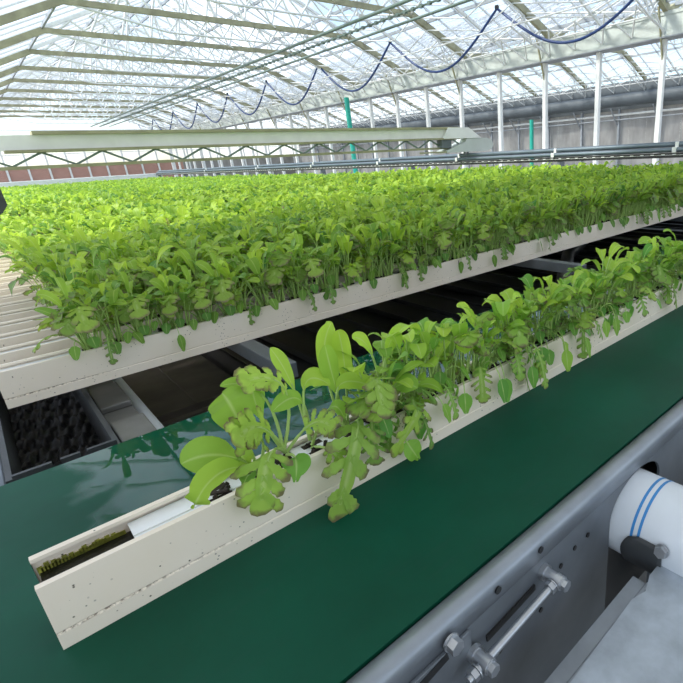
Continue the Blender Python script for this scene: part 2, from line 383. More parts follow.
def grow(mb, stems, R, h=.2, n_paddle=4, n_serr=3, n_cot=2, lod=0, droop=0., lean=(0,0), pw=1.):
    """one clump of seedlings, standing at the origin"""
    lean = Vector((lean[0], lean[1], 0))
    for k in range(n_paddle):
        a = R.uniform(0, 2*PI); hh = h*R.uniform(.5, 1.0); out = R.uniform(.03, .105)*(h/.2)
        d = Vector((math.cos(a), math.sin(a), 0)); b = d*R.uniform(0,.012)+Vector((R.uniform(-.015,.015),R.uniform(-.012,.012),0))
        side = Vector((-d.y, d.x, 0)) + Vector((R.uniform(-.5,.5), R.uniform(-.5,.5), R.uniform(-.35,.35)))
        tip = b + d*out + Vector((0,0,hh*R.uniform(.8,1.0))) + lean
        mid = b + d*out*.30 + Vector((0,0,hh*R.uniform(.85,1.25)))
        leaf(mb, b, mid, tip, R.uniform(.024,.046)*(h/.2)**.5*pw, 'paddle', side, R.uniform(.36,.52), min(1,max(0,R.gauss(.62,.28))), R.uniform(.1,.35), 8 if lod == 0 else 5, stems=stems, lod=lod)
    for k in range(n_serr):
        a = R.uniform(0, 2*PI); d = Vector((math.cos(a), math.sin(a), 0)); hh = h*R.uniform(.35,.85); out = R.uniform(.05,.115)
        b = Vector((R.uniform(-.015,.015),R.uniform(-.012,.012),0))
        tip = b + d*out + Vector((0,0,hh*R.uniform(.45,.9))) + lean
        mid = b + d*out*.45 + Vector((0,0,hh*1.15))
        side = Vector((-d.y, d.x, 0)) + Vector((R.uniform(-.3,.3), R.uniform(-.3,.3), R.uniform(-.4,.4)))
        leaf(mb, b, mid, tip, R.uniform(.036,.060), 'serr', side, R.uniform(.34,.48), R.uniform(0,.8), .15, 16 if lod == 0 else 7, stems=stems, lod=lod)
    for k in range(n_cot):
        a = R.uniform(-PI*.9, -PI*.1) if R.random() < .75 else R.uniform(0, PI)
        d = Vector((math.cos(a), math.sin(a), 0)); out = R.uniform(.04,.09)
        b = Vector((R.uniform(-.015,.015),R.uniform(-.012,.012),0))
        drop = R.uniform(-.055,.03)*droop + (1-droop)*R.uniform(.02,.08)
        tip = b + d*out + Vector((0,0,drop)); mid = b + d*out*.55 + Vector((0,0,max(.06,drop+.085)))
        leaf(mb, b, mid, tip, R.uniform(.024,.034), 'heart', None, R.uniform(.72,.80), R.uniform(0,.35), .1, 5 if lod == 0 else 3, stem_r=.0014, stems=stems, lod=lod)

# ------------------------------------------------------------------ gutters
GW, GH = .083, .107
def gutter_proto(length, label, cat_group=None, cover_from=0., open_end=False, name='growing_gutter'):
    g = empty(name)
    wall = .0035; lip = .0105
    prof = [(0,0),(GW,0),(GW,GH),(GW-lip,GH),(GW-lip,GH-.006),(GW-wall,GH-.010),(GW-wall,wall),(wall,wall),(wall,GH-.010),(lip,GH-.006),(lip,GH),(0,GH),(0,.030),(.0022,.0275),(0,.025)]
    mb = MB(); n = len(prof)
    vs = [(0,y,z) for y,z in prof]+[(length,y,z) for y,z in prof]
    mb.add(vs, [(i,(i+1)%n,n+(i+1)%n,n+i) for i in range(n)])
    # end faces (split so that the U stays hollow)
    for b, fl in ((0,1),(n,-1)):
        quads = [(0,1,6,7),(1,2,3,6),(3,4,5,6),(7,8,11,0),(8,9,10,11)]
        mb.add(vs, [tuple(b+i for i in (q if fl > 0 else q[::-1])) for q in quads])
    mb.build('channel', M['gutter'], g)
    c = MB(); c.box(cover_from, length-.002, wall+.004, GW-wall-.004, GH-.016, GH-.012)
    c.bar((cover_from, GW*.5, GH-.0115), (length-.002, GW*.5, GH-.0115), .016, .003)
    c.build('cover', M['cover'], g)
    if open_end:
        a = MB(); a.box(.004, cover_from+.03, wall, GW-wall, wall, .078); a.build('wet_sludge', M['algae'], g)
        b = MB()
        for i in range(26):
            x = .003 + i*(cover_from-.01)/26; h = .011*random.random()*(1-i/36)+.004
            b.box(x, x+.006, GW-wall-.002, GW-wall+.0003, .074, .080+h)
        b.build('algae_crust', M['moss'], g)
    return g

# front gutter, lying on the belt
FX, FY = -.073, .748
gutter = gutter_proto(5.2, '', cover_from=.115, open_end=True)
gutter.location = (FX, FY, Z(-.600)+.0005)
tag(gutter, 'single cream gutter of big seedlings lying alone on the green belt, its near end open', 'growing gutter')

# the bed: gutters side by side
NROW, PITCH, Y0 = 28, .195, 1.797
bed = gutter_proto(5.75, '', cover_from=.0)
bed_gutters = []
for i in range(NROW):
    g = bed if i == 0 else copy_tree(bed)
    g.location = (-.068 + (0 if i == 0 else random.uniform(-.012,.006)), Y0+PITCH*i, Z(-.600))
    if i == 0: tag(g, 'front gutter of the dense bed, its long cream side facing the green belt', 'growing gutter')
    elif i < 12: tag(g, '%s white gutter back from the front edge of the dense bed' % ordinal(i+1), 'growing gutter', 'gutters of the dense bed')
    else: tag(g, 'white gutter hidden beneath leaves deep in the dense bed', 'growing gutter', 'gutters deep in the bed')
    bed_gutters.append(g)
fg = copy_tree(bed); fg.location = (-.068, 7.62, Z(-.600)); del fg['label']
tag(fg, 'white gutter edging the far bed beyond the dark gap across the plants', 'growing gutter')

# ------------------------------------------------------------------ plants in the front gutter
TOPZ = Z(-.600)+GH-.014
def plant_obj(fol, stems, plug, name='salad_plant', mat='leaf_hero'):
    o = empty(name)
    fol.build('leaves', M[mat], o, attrs=True)
    stems.build('stalk', M['stem'], o)
    plug.build('root_plug', M['plug'], o)
    return o
def plugmb():
    p = MB(); p.box(-.019,.019,-.024,.024,-.02,.004)
    for i in range(5): p.tube([(random.uniform(-.015,.015),random.uniform(-.02,.02),.002),(random.uniform(-.02,.02),random.uniform(-.022,.022),.012)], .004, 5)
    return p
R = random.Random(5)
placed = []
def hero(x, y, leaves, label, extra=None):
    base = Vector((x, y, TOPZ)); fol, st = MB(), MB()
    for kind, (bx,by,bY), (mx_,my_,mY), (tx,ty,tY), w, pet, tint, sd in leaves:
        p0 = on_y(bx,by,bY)-base; p2 = on_y(tx,ty,tY)-base; m = on_y(mx_,my_,mY)-base
        p1 = 2*m - (p0+p2)*.5
        leaf(fol, p0, p1, p2, w, kind, sd, pet, tint, .18, 14, .0028, st)
    if extra: extra(fol, st)
    o = plant_obj(fol, st, plugmb()); o.location = base
    tag(o, label, 'seedling', 'seedlings in the front gutter'); placed.append(o); return o
V = Vector
# open-end plant: three big paddles to the left, one rosette leaf
hero(.165, .79, [
 ('paddle',(258,470,.79),(238,420,.80),(222,393,.80),.082,.28,.55,(1,.1,.05)),
 ('paddle',(258,468,.79),(220,455,.77),(181,464,.76),.070,.24,.55,(.25,.5,.8)),
 ('paddle',(258,470,.79),(222,472,.73),(193,509,.70),.066,.24,.75,(.7,.3,.7)),
 ('spoon',(258,472,.79),(246,462,.78),(238,448,.79),.036,.3,.8,(1,0,.2)),
 ('heart',(258,476,.79),(250,474,.77),(244,484,.755),.030,.45,.2,(1,0,0)),
 ('serr',(258,468,.79),(262,440,.78),(238,432,.76),.055,.3,.75,(.2,.6,.6)),
], 'seedling at the gutter open end with three big round paddle leaves')
hero(.225, .79, [
 ('serr',(285,452,.79),(270,455,.74),(262,500,.715),.075,.22,.6,(1,.1,.15)),
 ('serr',(285,450,.79),(262,428,.78),(240,436,.75),.060,.25,.85,(.2,.5,.7)),
 ('heart',(287,455,.79),(295,458,.74),(296,478,.72),.048,.45,.15,(1,.1,.2)),
 ('paddle',(283,450,.79),(258,410,.82),(252,372,.83),.046,.40,.6,(1,0,.1)),
 ('spoon',(283,450,.79),(262,395,.82),(220,386,.83),.030,.45,.55,(0,.8,.6)),
 ('serr',(284,450,.79),(285,390,.80),(246,380,.80),.045,.45,.9,(.3,.6,.6)),
 ('serr',(287,452,.79),(310,425,.77),(330,425,.73),.045,.35,.7,(.3,.6,.6)),
], 'seedling with a pale lobed leaf hanging over the gutter side, beside the end plant')
hero(.285, .79, [
 ('paddle',(310,440,.79),(292,385,.82),(270,348,.83),.034,.45,.8,(1,.2,.2)),
 ('paddle',(310,440,.79),(305,385,.80),(330,385,.78),.050,.42,.85,(.2,.7,.5)),
 ('paddle',(310,440,.79),(300,400,.80),(272,412,.78),.040,.40,.5,(.3,.6,.6)),
 ('spoon',(312,445,.79),(330,408,.77),(345,420,.74),.036,.45,.45,(.5,.6,.3)),
 ('serr',(312,448,.79),(330,450,.74),(348,470,.72),.040,.35,.55,(1,.2,.2)),
], 'seedling with one narrow upright leaf rising left of the tall pair')
hero(.345, .79, [
 ('paddle',(345,430,.79),(325,365,.82),(332,322,.83),.050,.36,.9,(1,.05,.1)),
 ('paddle',(348,430,.79),(345,370,.81),(338,330,.80),.046,.34,1.0,(1,-.1,.0)),
 ('paddle',(348,430,.79),(335,385,.79),(325,345,.78),.046,.40,.6,(1,0,.1)),
 ('paddle',(348,432,.79),(340,385,.78),(385,392,.76),.048,.40,.8,(.1,.7,.6)),
 ('serr',(350,432,.79),(358,428,.73),(340,505,.695),.088,.22,.45,(1,.15,.1)),
 ('serr',(350,430,.79),(375,400,.78),(392,385,.78),.040,.4,.8,(.3,.6,.6)),
], 'tall twin upright leaves with a big brown-edged lobed leaf hanging below them')
hero(.42, .79, [
 ('paddle',(385,415,.79),(372,355,.81),(352,338,.82),.036,.5,.9,(.6,.4,.4)),
 ('paddle',(385,415,.79),(385,360,.80),(400,328,.82),.040,.5,.85,(1,.2,.0)),
 ('paddle',(387,415,.79),(400,365,.79),(418,330,.80),.030,.5,.7,(1,.2,.1)),
 ('heart',(390,420,.79),(405,440,.73),(418,458,.715),.046,.55,.3,(1,.1,.1)),
 ('serr',(388,418,.79),(420,400,.74),(398,448,.71),.062,.25,.75,(1,.2,.2)),
 ('paddle',(388,415,.79),(420,385,.77),(445,395,.74),.046,.4,.6,(.4,.7,.3)),
], 'seedling with a y-shaped pair of cupped leaves in front of the dark bed underside')
nfront = 36
xs = [.475+ (1.98-.475)*k/(nfront-6) for k in range(nfront-5)]
LOOKS = ['bright green paddle leaves', 'pale ragged lobed leaves', 'small round dark leaves drooping', 'upright spoon leaves', 'yellow-green cut leaves']
for k, x in enumerate(xs):
    fol, st = MB(), MB(); sty = k % 5
    npd, nsr, nct = [(10,3,3),(8,5,2),(9,3,4),(10,2,3),(8,5,3)][sty]
    grow(fol, st, R, h=.195*R.uniform(.9,1.12), n_paddle=npd, n_serr=nsr, n_cot=nct, droop=.8, lean=(-.01, .0), pw=1.12)
    for q in range(R.choice((0,1,1,2))):                                   # leaves hanging over the front lip
        a = R.uniform(-2.3,-.9); d = V((math.cos(a), math.sin(a), 0)); L = R.uniform(.068,.105)
        kd = 'serr' if R.random() < .55 else 'heart'
        tip = d*L + V((0,0,-R.uniform(.005,.065))); mid = d*L*.72 + V((0,0,R.uniform(.085,.12)))
        leaf(fol, V((0,0,0)), mid, tip, R.uniform(.030,.048) if kd == 'serr' else R.uniform(.028,.036), kd, None, .56 if kd == 'serr' else .80, R.uniform(0,.6), .12, 8, .0015, st)
    o = plant_obj(fol, st, plugmb()); o.location = (x, .79+R.uniform(-.006,.006), TOPZ); o.rotation_euler = (0,0,R.uniform(-.35,.35))
    tag(o, 'front-gutter plant with %s, %s from the open end' % (LOOKS[sty], ordinal(k+6)), 'seedling', 'seedlings in the front gutter')

# ------------------------------------------------------------------ plants in the bed
RF = random.Random(21)
def variant(h, npd, nsr, nct, lod, droop):
    fol, st = MB(), MB(); grow(fol, st, RF, h, npd, nsr, nct, lod, droop); return fol, st
edge_var = []
for k in range(10):
    fol, st = variant(.235, 11, 5, 2, 0, .7)
    # small leaves trailing over the cream side
    for q in range((0,1,0,1,0,0,2,0,1,0)[k]):
        a = RF.uniform(-2.2,-.95); d = V((math.cos(a), math.sin(a), 0)); L = RF.uniform(.07,.10)
        leaf(fol, V((0,0,0)), d*L*.72+V((0,0,.115)), d*L+V((0,0,-RF.uniform(.02,.056))), RF.uniform(.024,.034), 'heart' if q else ('serr' if k%3==0 else 'heart'), None, .62 if (q == 0 and k%3==0) else .80, RF.uniform(0,.3), .1, 6, .0014, st)
    o = plant_obj(fol, st, plugmb(), 'bed_plant', 'leaf'); edge_var.append(o)
in_var = []
for k in range(10):
    fol, st = variant(.245, 11, 6, 1, 0, .2)
    o = plant_obj(fol, st, plugmb(), 'bed_plant', 'leaf'); in_var.append(o)
used = set()
def place(var, x, y, label, group):
    k = RF.randrange(len(var)); src = var[k]
    if src.name in used: o = copy_tree(src)
    else: o = src; used.add(src.name)
    o.location = (x, y, TOPZ); rz = RF.uniform(-.9,.9) if var is edge_var else RF.uniform(0, 2*PI)
    s = RF.uniform(.88,1.12)*(1+.05*x); o.rotation_euler = (RF.uniform(-.08,.08), RF.uniform(-.08,.08), rz); o.scale = (s,s,s)
    tag(o, label, 'seedling', group)
n1 = 66
for row in range(4):
    x = .17 + (.02 if row else 0)
    for k in range(n1):
        xx = x + (k+RF.uniform(-.25,.25))*(4.45-.17)/(n1-1); yy = Y0+PITCH*row+GW/2+RF.uniform(-.008,.008)
        if row == 0:
            place(edge_var, xx, yy, 'seedling in the front row of the dense bed, %s from the left end' % ordinal(k+1), 'front row of the dense bed')
        else:
            place(in_var, xx, yy, 'seedling crowded in the %s row back from the dense bed front edge' % ORD[row], '%s row of the dense bed' % ORD[row])
for v in edge_var+in_var:
    if v.name not in used:
        for ch in list(v.children): bpy.data.objects.remove(ch)
        bpy.data.objects.remove(v)

def mass(name, variants, spots, label, group=None):
    """uncountable remainder of the canopy as one mesh"""
    V_, F_, A_ = [], [], []; b = 0
    vv = [np.array([tuple(p) for p in m.v]) for m in variants]
    aa = [np.array(m.a) for m in variants]
    quads = [np.array([q if len(q) == 4 else (*q, q[-1]) for q in m.f]) for m in variants]
    for (x, y, z, s) in spots:
        s *= 1+.05*x if y < 7.5 else 1.08
        k = rng.integers(len(variants)); a = rng.uniform(0, 2*PI); c, d = math.cos(a)*s, math.sin(a)*s
        p = vv[k]; q = np.empty_like(p); q[:,0] = p[:,0]*c-p[:,1]*d+x; q[:,1] = p[:,0]*d+p[:,1]*c+y; q[:,2] = p[:,2]*s+z
        V_.append(q); F_.append(quads[k]+b); t = aa[k].copy(); t[:,0] = np.clip(t[:,0]+rng.uniform(-.2,.25),0,1); A_.append(t); b += len(p)
    V_ = np.concatenate(V_); F_ = np.concatenate(F_); A_ = np.concatenate(A_)
    me = bpy.data.meshes.new(name)
    me.vertices.add(len(V_)); me.vertices.foreach_set('co', V_.astype(np.float32).ravel())
    me.loops.add(len(F_)*4); me.loops.foreach_set('vertex_index', F_.astype(np.int32).ravel())
    me.polygons.add(len(F_)); me.polygons.foreach_set('loop_start', np.arange(0, len(F_)*4, 4, dtype=np.int32))
    me.polygons.foreach_set('use_smooth', np.ones(len(F_), dtype=bool))
    me.update(calc_edges=True)
    for i, nm in enumerate(('tint','edge','sort')):
        at = me.attributes.new(nm, 'FLOAT', 'POINT'); at.data.foreach_set('value', A_[:,i].astype(np.float32))
    me.materials.append(M['leaf'])
    o = bpy.data.objects.new(name, me); COL.objects.link(o)
    tag(o, label, 'seedlings', group, 'stuff'); return o
def lowvar(n, h, npd, nsr, lod):
    out = []
    for k in range(n):
        m = MB(); grow(m, None, RF, h, npd, nsr, 0, lod); out.append(m)
    return out
spots = []
for i in range(4, NROW):
    y = Y0+PITCH*i+GW/2; n = 84
    for k in range(n): spots.append((.17+(k+rng.uniform(-.4,.4))*(5.62-.17)/(n-1), y+rng.uniform(-.05,.05), TOPZ, rng.uniform(.85,1.12)))
for i in range(4):
    for k in range(18): spots.append((4.52+(k+rng.uniform(-.3,.3))*(5.62-4.52)/17, Y0+PITCH*i+GW/2+rng.uniform(-.01,.01), TOPZ, rng.uniform(.85,1.1)))
mass('salad_foliage', lowvar(14, .245, 11, 6, 1), spots, 'sea of green seedlings filling the bed between its front rows and the dark gap')
spots = []
y = 7.66
while y < 23.2:
    step = .10+.07*(y-7.6)/15
    for k in range(int(5.5/(.075+.045*(y-7.6)/15))): spots.append((.12+rng.uniform(0,5.5), y+rng.uniform(-.06,.06), TOPZ, rng.uniform(.85,1.15)))
    y += step
mass('salad_foliage', lowvar(10, .25, 8, 4, 2), spots, 'strip of yellow-green seedlings beyond the dark gap, below the far brick wall')

# ------------------------------------------------------------------ belt, frame and fittings in the foreground
mb = MB(); mb.box(-2.2, 6.4, .432, 1.325, Z(-.606), Z(-.600))
mb.box(-2.2, 6.4, 1.319, 1.325, Z(-.66), Z(-.606))
tag(mb.build('conveyor_belt', M['belt']), 'dark green wet conveyor belt running under the single gutter', 'conveyor belt')

fr = empty('conveyor_chassis', (.6,.392,0))
def inv(o): return o
def part(mb, name, mat, parent, bevel=0):
    o = mb.build(name, M[mat], parent, bevel); o.matrix_parent_inverse = Matrix.Translation(-Vector(parent.location)); return o
# rolled lip: a quarter-round that folds down into the plate
lip = MB(); pts = [(.4285,-.610),(.4285,-.603)]
for k in range(7):
    a = PI/2 + k*PI/2/6; pts.append((.411+.017*math.cos(a), -.612+.016*math.sin(a)))
pts += [(.394,-.640),(.400,-.640),(.400,-.612),(.411,-.603),(.424,-.603)]
lip.prism([(-2.2,y,Z(z)) for y,z in pts], (-2.2,0,0), (6.4,0,0), True)
lo = part(lip, 'rolled_lip', 'steel', fr)
# side plate with key-hole opening for the drain pipe: outline polygon from two halves
HX, HZ, HR, HB = .853, -.712, .109, .071
def plate(x0, x1, z0, z1): plt.box(x0, x1, .394, .400, Z(z0), Z(z1))
plt = MB()
plate(-2.2, HX-HR, -1.12, -.6395); plate(HX+HR, 6.4, -1.12, -.6395)
n = 24
for k in range(n):
    a0 = PI - k*PI/n; a1 = PI - (k+1)*PI/n
    xa, xb = HX+HR*math.cos(a0), HX+HR*math.cos(a1); za, zb = HZ+HB*math.sin(a0), HZ+HB*math.sin(a1)
    if max(za, zb) > -.6405: za = min(za, -.6402); zb = min(zb, -.6402)
    plt.prism([(xa,.394,Z(za)),(xb,.394,Z(zb)),(xb,.394,Z(-.6395)),(xa,.394,Z(-.6395))], (0,0,0), (0,.006,0))
pl = part(plt, 'side_plate', 'plate', fr)
ipn = MB(); ipn.box(-2.2,6.4,.450,.455,Z(-1.12),Z(-.613)); part(ipn, 'dark_backing', 'dark', fr)  # dark sheet added behind the plate so the pipe opening looks shaded
for (px,py,rr) in ((498,590,.0062),(541,550,.006),(561,566,.005),(575,548,.005),(588,535,.005),(541,610,.005),(500,651,.005)):
    h = MB(); c = on_y(px,py,.3925); h.tube([(c.x,.3935,c.z),(c.x,.3905 if rr > .0061 else .3925,c.z)], rr, 14); h.tube([(c.x,.3934,c.z),(c.x,.3915,c.z)], rr*1.0, 14)
    part(h, 'bolt_hole', 'dark', fr)
s0, s1 = on_y(487,639,.392), on_y(535,587,.392)
h = MB(); h.bar((s0.x,.3925,s0.z),(s1.x,.3925,s1.z), .003, .012); part(h, 'slot', 'dark', fr)
for x in (-1.6, 3.0, 6.0):
    lg = MB(); lg.box(x-.03,x+.03,.46,.52,0,Z(-.612)); part(lg, 'leg', 'plate', fr)
    lg = MB(); lg.box(x-.03,x+.03,1.24,1.30,0,Z(-.612)); part(lg, 'leg', 'plate', fr)
tag(fr, 'galvanised conveyor frame with rounded lip along the right edge of the green belt', 'conveyor frame')

# adjusting plate with slot and tensioner rod
tn = empty('belt_tensioner', (.36,.388,Z(-.71)))
ap = MB(); ap.box(.02,.345,.3885,.3937,Z(-.90),Z(-.6410)); part(ap, 'bearing_plate', 'plate', tn, .001)
sl = MB()
for a, b in ((.225,.300),):
    sl.bar((a,.3882,Z(-.660)),(b,.3882,Z(-.648)), .0012, .014)
part(sl, 'slot', 'dark', tn)
def hexhead(mb, c, ax, r, h):
    ax = Vector(ax).normalized(); c = Vector(c); mb.tube([c, c+ax*h], r, 6, True, False)
def rnd(mb, c, ax, r, h, n=18):
    ax = Vector(ax).normalized(); c = Vector(c); mb.tube([c, c+ax*h], r, n, True, True)
bo = MB(); c = on_y(452,643,.385)
rnd(bo, (c.x,.388,c.z), (0,-1,0), .0135, .003); hexhead(bo, (c.x,.385,c.z), (0,-1,0), .0115, .013); part(bo, 'hex_bolt', 'bright', tn)
a = on_y(485,662,.365); b = on_y(557,580,.365); d = (b-a).normalized()
rod = MB(); rod.tube([a-d*.035, b], .0062, 14)
for k in range(36): rnd(rod, a-d*.034+d*(k*.0016), d, .0068 if k%2 else .0060, .0016, 12)
part(rod, 'threaded_rod', 'bright', tn)
for nm, p, s in (('lower_eye', a, -1), ('upper_eye', b, 1)):
    e = MB()
    y0 = .3885 if s < 0 else .3937
    rnd(e, (p.x,y0,p.z), (0,-1,0), .0140, .008); rnd(e, (p.x,y0-.008,p.z), (0,-1,0), .0105, y0-.008-.352); rnd(e, (p.x,.366,p.z), (0,-1,0), .0125, .012)
    hexhead(e, (p.x,.354,p.z), (0,-1,0), .0100, .010); part(e, nm, 'bright', tn, .0008)
    nn = MB(); q = p - d*(.014 if s > 0 else .018); hexhead(nn, q-d*(.009 if s>0 else .010), d, .0105, .009); rnd(nn, q-d*(.0 if s>0 else .0), d, .0115, .002)
    part(nn, 'hex_nut', 'bright', tn, .0006)
tag(tn, 'bright threaded rod with hex nuts and eye bolts on the steel side plate', 'belt tensioner')

# drain pipe through the key-hole
PXc, PZc, PR = .836, -.737, .091
pp = MB(); 
nn = 40
pp.tube([(PXc,.446,Z(PZc)),(PXc,.02,Z(PZc))], PR, nn, True)
dp = pp.build('drain_pipe', M['pvc'], None, origin=(PXc,.3,Z(PZc)))
for yy in (.352,.338):
    st = MB(); st.tube([(PXc,yy,Z(PZc)),(PXc,yy-.0055,Z(PZc))], PR+.0006, nn, False)
    o = st.build('blue_stripe', M['blue'], dp); o.matrix_parent_inverse = Matrix.Translation((-PXc,-.3,-Z(PZc)))
tag(dp, 'fat white plastic pipe with two blue rings passing through the steel plate', 'pipe')

# grey cover sheet, lower ledge and bracket
cv = empty('machine_cover', (1.0,.2,Z(-.75)))
c = MB(); edge = [(.30,.283),(.44,.283),(.60,.287),(.640,.288),(.655,.284),(.672,.279),(.690,.284),(.71,.290),(.80,.289),(1.4,.289),(2.2,.289)]
poly = [(x,y,Z(-.754)) for x,y in edge] + [(2.2,-.28,Z(-.754)),(.30,-.28,Z(-.754))]
c.prism(poly, (0,0,0), (0,0,.004)); part(c, 'top_sheet', 'cover_steel', cv)
c = MB(); c.box(.30,.70,.291,.317,Z(-.80),Z(-.762)); c.box(.30,.70,.282,.2895,Z(-.80),Z(-.757)); part(c, 'ledge', 'steel', cv, .001)
c = MB(); c.box(.30,2.2,-.27,.276,Z(-.80),Z(-.754)); part(c, 'box_body', 'plate', cv)
for x in (.4,2.1):
    for y in (-.24,.20):
        c = MB(); c.box(x-.02,x+.02,y-.02,y+.02,0,Z(-.80)); part(c, 'leg', 'plate', cv)
tag(cv, 'scuffed grey steel cover sheet in the corner beside the fat white pipe', 'machine cover')
# curved dark saddle hugging the pipe, with a pale bolt
def on_pipe(x, y, rad):
    d = ray(x, y); A = d.x*d.x+d.z*d.z; B = -2*(d.x*PXc+d.z*PZc); C = PXc*PXc+PZc*PZc-rad*rad
    k = (-B-math.sqrt(max(0,B*B-4*A*C)))/(2*A); p = d*k; return p.y, math.atan2(p.z-PZc, p.x-PXc) % (2*PI)
bk = empty('pipe_bracket', (PXc-.08,.29,Z(-.78)))
yt, at_ = on_pipe(640,538,PR+.004); yl, al_ = on_pipe(622,565,PR+.004)
c = MB(); vs = []; nu, nv = 16, 10; y1 = yl; y0 = .284
for i in range(nu+1):
    th = at_ + (1.45*PI-at_)*i/nu
    for j in range(nv+1):
        f = j/nv; ye = y1 - (y1-y0)*f
        if i < 5: ye = min(ye, y1-(1-math.sqrt(max(0,1-(1-i/5)**2)))*.035)
        vs.append((PXc+(PR+.004)*math.cos(th), ye, Z(PZc)+(PR+.004)*math.sin(th)))
c.add(vs, [(i*(nv+1)+j, i*(nv+1)+j+1, (i+1)*(nv+1)+j+1, (i+1)*(nv+1)+j) for i in range(nu) for j in range(nv)], True)
o = part(c, 'rubber_saddle', 'darkgrey', bk); sm = o.modifiers.new('thick','SOLIDIFY'); sm.thickness = .0035; sm.offset = 0
c = MB(); yb_, ab_ = on_pipe(662,551,PR+.004); n_ = V((math.cos(ab_),0,math.sin(ab_)))
q = V((PXc,yb_,Z(PZc)))+n_*(PR+.003); hexhead(c, q, n_, .0115, .013); rnd(c, q, n_, .0135, .003); part(c, 'hex_bolt', 'bright', bk, .0008)
tag(bk, 'dark curved saddle with a pale hex bolt hugging the fat white pipe', 'bracket')

# ------------------------------------------------------------------ machinery between belt and bed
tr = empty('drain_trough', (.02,1.6,Z(-.9)))
c = MB()
for x0,x1,z1 in ((-.092,-.020,-.618),(-.020,-.004,-.655),(-.004,.034,-.618),(.034,.048,-.655),(.048,.108,-.618)):
    c.box(x0,x1,1.392,1.402,Z(-.90),Z(z1))
part(c, 'notched_weir', 'darkgrey', tr)
c = MB(); c.box(-.104,-.092,1.392,2.9,Z(-.90),Z(-.625)); c.box(.104,.116,1.392,2.9,Z(-.90),Z(-.64)); c.box(-.104,.116,2.888,2.9,Z(-.90),Z(-.64)); c.box(-.104,.116,1.392,2.9,Z(-.91),Z(-.90))
part(c, 'trough_wall', 'darkgrey', tr)
c = MB(); gx, gy = 24, 110
vs = [(-.092+.196*i/gx, 1.402+1.486*j/gy, Z(-.80+.012*math.sin(i*.7+j*.35)*math.cos(j*.5-i*.3)+.007*math.sin(i*1.9-j*.8)+random.uniform(-.003,.003))) for j in range(gy+1) for i in range(gx+1)]
c.add(vs, [(j*(gx+1)+i, j*(gx+1)+i+1, (j+1)*(gx+1)+i+1, (j+1)*(gx+1)+i) for j in range(gy) for i in range(gx)], True)
part(c, 'sludge', 'tar', tr)
for x in (-.098,.110):
    for y in (1.6,2.7):
        c = MB(); c.box(x-.006,x+.006,y-.02,y+.02,0,Z(-.90)); part(c, 'leg', 'dark', tr)
tag(tr, 'black drain trough with a notched front wall under the bed corner', 'drain trough')

c = MB(); c.box(-.75,-.110,1.36,3.0,Z(-.80),Z(-.665)); o = tag(c.build('side_ledge', M['plate'], None, .004), 'slate grey steel ledge left of the black drain trough', 'ledge')
for x in (-.7,-.15):
    c = MB(); c.box(x-.02,x+.02,1.4,2.9,0,Z(-.80)); c.build('support', M['dark'], o)
c = MB(); c.box(.122,.205,1.45,2.9,Z(-.80),Z(-.685)); c.box(.122,.19,1.45,1.62,Z(-.80),Z(-.76)); c.box(.122,.205,1.45,1.60,Z(-.685),Z(-.655)); c.box(.122,.205,1.75,1.96,Z(-.685),Z(-.665))
o = tag(c.build('stone_kerb', M['grey'], None, .004), 'grey stepped block kerb between drain trough and thin white pipe', 'kerb')
c = MB(); c.box(.122,.205,1.45,2.9,0,Z(-.80)); x = c.build('base', M['brown'], o)
c = MB(); c.tube([(.230,1.30,Z(-.745)),(.232,2.9,Z(-.745))], .021, 18)
wp = c.build('slim_pipe', M['pvc']); tag(wp, 'slim white pipe slanting from under the bed to the belt edge', 'pipe')
c = MB(); c.box(.262,.68,1.36,3.0,Z(-1.0),Z(-.93)); c.box(.255,.68,2.02,2.05,Z(-.93),Z(-.905)); c.box(.255,.68,2.10,2.12,Z(-.93),Z(-.90)); c.box(.47,.475,1.4,3.0,Z(-.93),Z(-.925))
o = tag(c.build('drip_pan', M['brown'], None, .002), 'brown-grey drip pan below the gap, right of the thin white pipe', 'drip pan')
for x in (.30,.64):
    c = MB(); c.box(x-.02,x+.02,1.4,2.9,0,Z(-1.0)); c.build('support', M['dark'], o)
c = MB(); c.box(.209,.251,1.34,1.38,0,Z(-.766)); o = c.build('pipe_clip', M['dark'], wp)

# bed support rails
for k, x in enumerate((.60, 2.3, 4.4)):
    r = empty('support_rail', (x,4.5,Z(-.63)))
    c = MB(); c.box(x-.026,x+.026,1.46,7.75,Z(-.655),Z(-.6005)); part(c, 'rail_tube', 'plate', r, .003)
    for y in (3.7,5.4,7.3):
        c = MB(); c.box(x-.025,x+.025,y-.025,y+.025,0 if x > .7 else 0,Z(-.655)); part(c, 'leg', 'dark', r)
    tag(r, ['grey square rail jutting from under the bed left part','dark support rail under the bed middle behind the tall front seedlings','dark support rail under the right part of the bed'][k], 'support rail')
